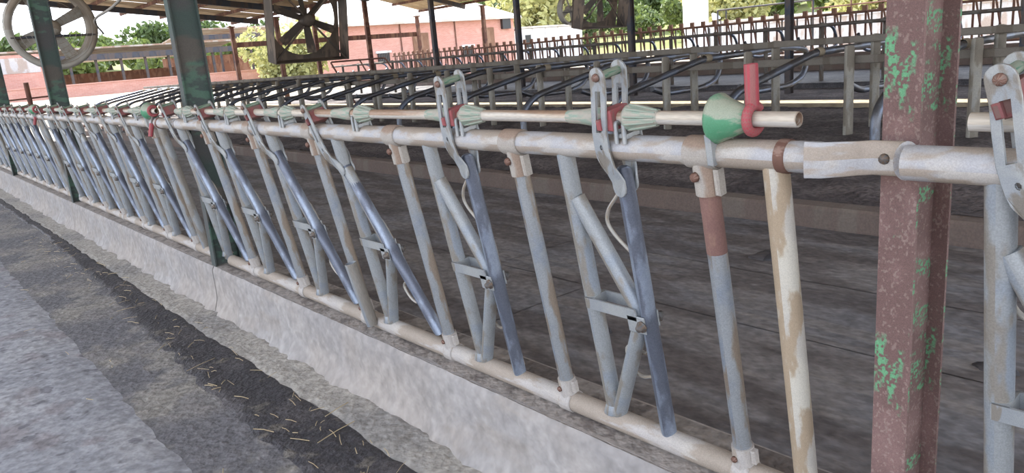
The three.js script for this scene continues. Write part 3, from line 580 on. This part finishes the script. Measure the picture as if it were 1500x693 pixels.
{
  const t = thing('round_fan', 'pale round barrel fan with wide blades behind a dark green column', 'fan', [-11.2, 2.22, -0.62]); t.rotation.z = -0.12;
  const r = 0.47;
  part('barrel', lathe([[r - 0.05, -0.12], [r, -0.12], [r + 0.03, -0.08], [r, -0.04], [r, 0.1], [r + 0.04, 0.13], [r - 0.02, 0.13], [r - 0.05, 0.08], [r - 0.05, -0.12]], 'x', 36), M.fanGrey, t);
  part('motor', lathe([[0, -0.15], [0.08, -0.14], [0.1, -0.08], [0.1, 0.12], [0.06, 0.17], [0, 0.18]], 'x', 16), M.fanGrey, t);
  for (let k = 0; k < 4; k++) { const b = part('blade', blade(r * 0.9), M.fanGrey, t); b.rotation.x = (k / 4) * Math.PI * 2 + 0.5; }
  part('mount_bar', bar(V(0.12, -r, 0.0), V(0.12, r, 0.0), 0.018, 6), M.darkSteel, t); part('mount_bar', bar(V(0.12, -0.1, -r), V(0.12, -0.1, r), 0.015, 6), M.darkSteel, t);
  const ring = [0.14, 0.2, 0.26, 0.32, 0.38, 0.44].map((q) => new THREE.TorusGeometry(q, 0.003, 5, 30).rotateY(Math.PI / 2).translate(0.14, 0, 0));
  part('guard', merge(ring), M.fanGrey, t);
  part('hanger', bar(V(0, r, 0), V(0.3, 2.4, 0), 0.015, 6), M.darkSteel, t);
  const far = copy(t, 'round barrel fan half hidden behind the box fan beside the inner column'); far.position.set(-18, 2.62, -16.6);
  single('hanging_cable', sweep(spline([V(-10.9, 2.1, -1.14), V(-9.5, 2.15, -0.75), V(-7.2, 2.1, -0.4), V(-4.76, 2.12, -0.05)], 20), 0.012, 6), M.cable, 'thin cable slung from the round fan to the green braced column', 'cable');
}
// gutter beam and eave posts at the open end
{
  const spots = [[-31, -10.5, 'rusty eave post at the corner of the first roof'], [-26.7, -10.5, 'rusty eave post behind the hanging square fan'], [-31, -19.4, 'pale eave post at the corner of the rear roof'], [-26, -19.4, 'tall eave post of the rear roof before the brick house']];
  for (const [x, z, label] of spots) { const t = thing('eave_post', label, 'post', [x, 0, z]); part('shaft', box(0.14, z > -15 ? 3.3 : 3.4, 0.14, 0, z > -15 ? 1.65 : 1.7, 0), M.rustSteel, t); part('cap_plate', box(0.24, 0.05, 0.24, 0, z > -15 ? 3.32 : 3.42, 0), M.rustSteel, t); }
  single('gutter_beam', box(0.16, 0.2, 9, -31.2, 2.62, -15), M.rustSteel, 'rusty gutter beam between the eave posts at the open end', 'beam');
}

// ---------------------------------------------------------------- surroundings
{
  const w = struct('wall_end', box(0.25, 1.62, 22, -44, 0.81, -7), M.brick, 'low red brick wall closing the end of the yard', 'wall');
  part('coping', bevelBox(0.32, 0.06, 22, 0.01).translate(-44, 1.65, -7), M.brick, w);
  const e = struct('wall_shelter', box(0.3, 3.32, 10.6, -45.6, 1.66, -1.3), M.brick, 'taller red brick wall at the end of the feed lane', 'wall');
  part('plaster_patch', box(0.02, 0.75, 2.1, -45.44, 2.8, -4.9), M.plaster, e);
  const eb = thing('brick_house', 'long red brick farm house with white roof and barred windows', 'building', [-45, 0, -37.5]);
  part('wall', box(10, 4.0, 15, -5, 2.0, 7.5), M.brick, eb);
  const roof = new THREE.Shape(); roof.moveTo(0.5, 4.0); roof.lineTo(-5, 5.5); roof.lineTo(-10.5, 4.0); roof.lineTo(-10.5, 3.85); roof.lineTo(0.5, 3.85); roof.closePath();
  part('roof', metreUV(new THREE.ExtrudeGeometry(roof, { depth: 15.8, bevelEnabled: false })).translate(0, 0, -0.4), M.whiteRoof, eb);
  for (const z of [4.6, 11.7]) {
    const wd = part('window', box(0.12, 0.62, 0.9, 0.03, 1.75, z), M.darkGlass, eb); part('lintel', box(0.2, 0.14, 1.15, 0.06, 2.12, z), M.white, wd);
    for (let k = 0; k < 7; k++) part('bar', box(0.03, 0.62, 0.03, 0.11, 1.75, z - 0.39 + k * 0.13), M.darkSteel, wd);
  }
  for (const [z, wd, h] of [[2.6, 1.1, 3.3], [8.6, 1.3, 3.2]]) part('door', box(0.1, h, wd, 0.03, h / 2, z), M.door, eb);
  const vent = part('vent', box(0.3, 0.75, 0.8, 0.1, 3.5, 0.9), M.darkGlass, eb); part('vent_hood', box(0.5, 0.06, 0.9, 0.2, 3.92, 0.9), M.rustSteel, vent);
  for (const z of [5.6, 10.2]) part('downpipe', bar(V(0.06, 0, z), V(0.06, 4, z), 0.05, 6), M.rustSteel, eb);
  const ws = thing('white_shed', 'small pale panel shed beside the brick house', 'building', [-52, 0, -52]);
  for (let k = 0; k < 5; k++) part('panel', box(0.1, 3.3, 1.56, 0, 1.65, 0.8 + k * 1.6), M.white, ws);
  part('back', box(6, 3.2, 8, -3.2, 1.6, 4), M.white, ws); part('roof', box(6.6, 0.15, 8.6, -3.1, 3.4, 4), M.whiteRoof, ws);
  const win = part('window', box(0.08, 1.1, 0.7, 0.08, 2.2, 7.0), M.darkGlass, ws); part('window_frame', merge([box(0.06, 0.08, 0.86, 0.12, 2.79, 7), box(0.06, 0.08, 0.86, 0.12, 1.61, 7), box(0.06, 1.1, 0.08, 0.12, 2.2, 6.6), box(0.06, 1.1, 0.08, 0.12, 2.2, 7.4)]), M.white, win);
  const silo = thing('feed_silo', 'tall pale cylindrical feed silo behind the rear fence', 'silo', [-34.6, 0, -46]);
  part('barrel', lathe([[0, 0], [0.9, 0], [0.9, 5.5], [0.7, 6.1], [0, 6.4]], 'y', 28), M.white, silo);
  const bl = thing('block_shed', 'low white block shed behind the feed silo', 'building', [-32, 0, -48]);
  part('wall', box(9, 2.2, 4, 0, 1.1, -2), M.white, bl); part('roof', box(9.4, 0.12, 4.4, 0, 2.26, -2), M.whiteRoof, bl); part('door', box(1.4, 1.9, 0.1, -3.5, 0.95, 0.05), M.darkSteel, bl);
  const pw = struct('wall_rear_yard', box(26, 1.75, 0.3, -8, 0.875, -33), M.plaster, 'pale pinkish wall behind the rear fence', 'wall');
  part('coping', box(26, 0.08, 0.4, -8, 1.79, -33), M.plaster, pw);
  const lamp = thing('dish_lamp', 'small white dish lamp on a pole beside the silo', 'lamp', [-27, 0, -38]);
  part('pole', bar(V(0, 0, 0), V(0, 2.2, 0), 0.04, 8), M.darkSteel, lamp); part('arm', bar(V(0, 2.0, 0), V(-0.5, 2.3, 0), 0.03, 6), M.white, lamp); part('shade', lathe([[0, 0], [0.1, 0.02], [0.3, 0.3], [0.28, 0.3], [0.08, 0.05], [0, 0.04]], 'y', 14).rotateZ(-0.7).translate(-0.5, 2.25, 0), M.white, lamp);
}
// open cattle sheds at the far left
function shed(name, label, x, z, len, h, depth, posts) {
  const t = thing(name, label, 'shed', [x, 0, z]);
  part('roof', metreUV(new THREE.BoxGeometry(depth, 0.1, len)).rotateZ(0.1).translate(-depth / 2, h + 0.15, -len / 2), M.tinRoof, t);
  part('back_wall', box(0.15, h * 0.72, len, -depth + 0.4, h * 0.36, -len / 2), M.shedWood, t);
  part('fascia', box(0.06, 0.35, len, 0.1, h - 0.1, -len / 2), M.darkSteel, t);
  for (let k = 0; k <= posts; k++) part('post', G3, M.darkSteel, t).position.set(-0.15, h / 2, -(len * k) / posts);
  for (let k = 0; k < posts; k++) if (k % 2) part('stall_panel', box(0.05, 1.2, len / posts - 0.3, -0.1, 1.0, -(len * (k + 0.5)) / posts), M.shedWood, t);
  return t;
}
const G3 = box(0.14, 3.2, 0.14);
shed('cattle_shed', 'long open shed with tin roof and dark posts beyond the low wall', -52, -1.5, 17, 3.3, 6, 12);
shed('cattle_shed', 'higher dark-fronted open shed with brown back wall beyond the low wall', -58, -17.5, 7, 4.4, 7, 3);
// hills and trees
const hillY = (x, z) => { const d = Math.max(0, -x - 110) * 0.05 + Math.max(0, -z - 85) * 0.085; return -0.3 + Math.min(26, d) + 5 * noiseY(x, z, 0.04, 71) * clamp(d / 5); };
struct('hills', grid(-330, 60, -320, 120, 90, 90, (x, z) => hillY(x, z)), M.hill, 'wooded hillside behind the farm', 'hill');
function crownGeo(n, rx, ry, leaf, lumps, s) {
  const old = seed; seed = s; const pos = [], nor = [], col = [], uv = [];
  const balls = Array.from({ length: lumps }, () => [rr(-0.55, 0.55) * rx, rr(-0.5, 0.6) * ry, rr(-0.55, 0.55) * rx, rr(0.4, 0.62)]);
  for (let i = 0; i < n; i++) {
    const b = balls[(rnd() * lumps) | 0], a = rnd() * 6.283, c = rr(-1, 1), q = Math.sqrt(1 - c * c), r = rr(0.75, 1.05), o = V(q * Math.cos(a), c, q * Math.sin(a));
    const p = V(b[0] + o.x * rx * b[3] * r, b[1] + o.y * ry * b[3] * r, b[2] + o.z * rx * b[3] * r), u = V(rr(-1, 1), rr(-1, 1), rr(-1, 1)).normalize(), w = V(rr(-1, 1), rr(-1, 1), rr(-1, 1)).cross(u).normalize(), l = leaf * rr(0.6, 1.4), k = rr(0.65, 1.1), nn = u.clone().cross(w);
    const A = p.clone().addScaledVector(u, l), B = p.clone().addScaledVector(w, l * 0.6), C = p.clone().addScaledVector(u, -l), D = p.clone().addScaledVector(w, -l * 0.6);
    for (const v of [A, B, C, A, C, D]) { pos.push(v.x, v.y, v.z); nor.push(nn.x, nn.y, nn.z); col.push(k, k * rr(0.95, 1.02), k * 0.9); uv.push(0, 0); }
  }
  seed = old;
  const g = new THREE.BufferGeometry(); g.setAttribute('position', new THREE.Float32BufferAttribute(pos, 3)); g.setAttribute('normal', new THREE.Float32BufferAttribute(nor, 3)); g.setAttribute('uv', new THREE.Float32BufferAttribute(uv, 2)); g.setAttribute('color', new THREE.Float32BufferAttribute(col, 3));
  return g;
}
function tree(name, label, x, z, y0, crown, m, trunkH, scale, group) {
  const t = thing(name, label, 'tree', [x, y0, z], group);
  part('trunk', G4, M.bark, t).scale.set(scale, trunkH, scale);
  const c = part('crown', crown, m, t); c.position.y = trunkH + 0.55 * scale; c.scale.setScalar(scale);
  return t;
}
const G4 = sweep([V(0, -0.3, 0), V(0.03, 0.5, 0.02), V(0, 1.4, 0)], [0.16, 0.12, 0.07], 8);
{
  const big = crownGeo(6000, 1, 0.9, 0.06, 14, 77), big2 = crownGeo(6000, 1, 1.1, 0.06, 14, 99);
  tree('yellow_tree', 'bright yellow-green leafy tree behind the hanging square fan', -41, -17.2, 0, big, M.leafYellow, 0.7, 2.45);
  tree('yellow_tree', 'tall yellow-green tree behind the pale panel shed', -70, -62, 0, big2, M.leafYellow, 2.0, 6.5);
  tree('yellow_tree', 'wide yellow-green tree between the pale shed and the second box fan', -52, -76, 0, big, M.leafYellow, 1.5, 5.5);
  tree('yellow_tree', 'yellow-green tree filling the gap right of the silo', -33, -72, 0, big2, M.leafYellow, 1.5, 6);
  const pines = [crownGeo(1400, 1, 0.75, 0.11, 9, 5), crownGeo(1400, 1, 0.9, 0.11, 9, 6), crownGeo(1400, 1, 0.65, 0.11, 9, 8)];
  const ms = [M.leafOlive, M.leafPine, M.leafOlive];
  const protos = pines.map((c, i) => tree('hill_tree', 'rounded green tree on the far hillside', -150 - i * 9, -20 - i * 24, hillY(-150 - i * 9, -20 - i * 24), c, ms[i], 2.5, 5.5, 'trees on the far hillside'));
  const placed = protos.map((o) => [o.position.x, o.position.z]);
  for (let i = 0, tries = 0; i < 110 && tries < 6000; tries++) {
    const az = rr(0.0, 1.3), d = rr(112, 230), x = -d * Math.cos(az), z = -d * Math.sin(az) * 1.15;
    if (placed.some(([a, b]) => Math.hypot(a - x, b - z) < 12.5)) continue;
    placed.push([x, z]); i++;
    const c = copy(protos[i % 3]); c.position.set(x, hillY(x, z) - 0.4, z); c.rotation.y = rr(0, 6.28); c.scale.setScalar(rr(0.75, 1.1));
  }
}
// dung pats on the alley floor
[[-2.62, -2.95, 0.09, 'small dark dung pat on the alley near the kerb'], [-0.98, -1.95, 0.05, 'dark dung pat on the slab joint behind the rusty column'], [-2.6, -1.3, 0.03, 'tiny dung pat behind the locked headlocks']].forEach(([x, z, r, label]) => {
  const g = lathe([[0, 0.028], [0.4 * r, 0.026], [0.8 * r, 0.018], [r, 0.004], [r * 1.02, -0.006]], 'y', 18), p = g.attributes.position;
  for (let i = 0; i < p.count; i++) { const a = Math.atan2(p.getZ(i), p.getX(i)), k = 1 + 0.25 * Math.sin(a * 3 + x * 9) + 0.12 * Math.sin(a * 7 + z * 5); p.setXYZ(i, p.getX(i) * k * 1.5, p.getY(i) - 0.008, p.getZ(i) * k); }
  g.computeVertexNormals(); const o = single('dung_pat', g, M.mud, label, 'dung'); o.position.set(x, 0, z);
});
// ---------------------------------------------------------------- straw litter on the lane
{
  const list = [];
  for (let i = 0; i < 170; i++) {
    const x = -1.6 - 7.5 * Math.pow(rnd(), 1.3), z = 0.12 + 0.32 * Math.pow(rnd(), 0.8) + (rnd() < 0.12 ? rr(0, 0.6) : 0), l = rr(0.012, 0.045) * (rnd() < 0.15 ? 2.2 : 1), a = rr(-0.6, 0.8) + (rnd() < 0.2 ? 1.3 : 0), y = z > 0.72 ? 0.022 : 0.018;
    const dx = Math.cos(a) * l, dz = Math.sin(a) * l, b = rr(-0.01, 0.01);
    list.push(sweep([V(x - dx, y, z - dz), V(x + b * 0.4, y + 0.003, z + b * 0.4), V(x + dx, y + 0.001, z + dz)], rr(0.0009, 0.0019), 5));
  }
  const o = single('straw_litter', merge(list), M.straw, 'scattered pale straw bits on the wet lane band', 'straw'); o.userData.kind = 'stuff';
}
renderer.render(scene, camera);
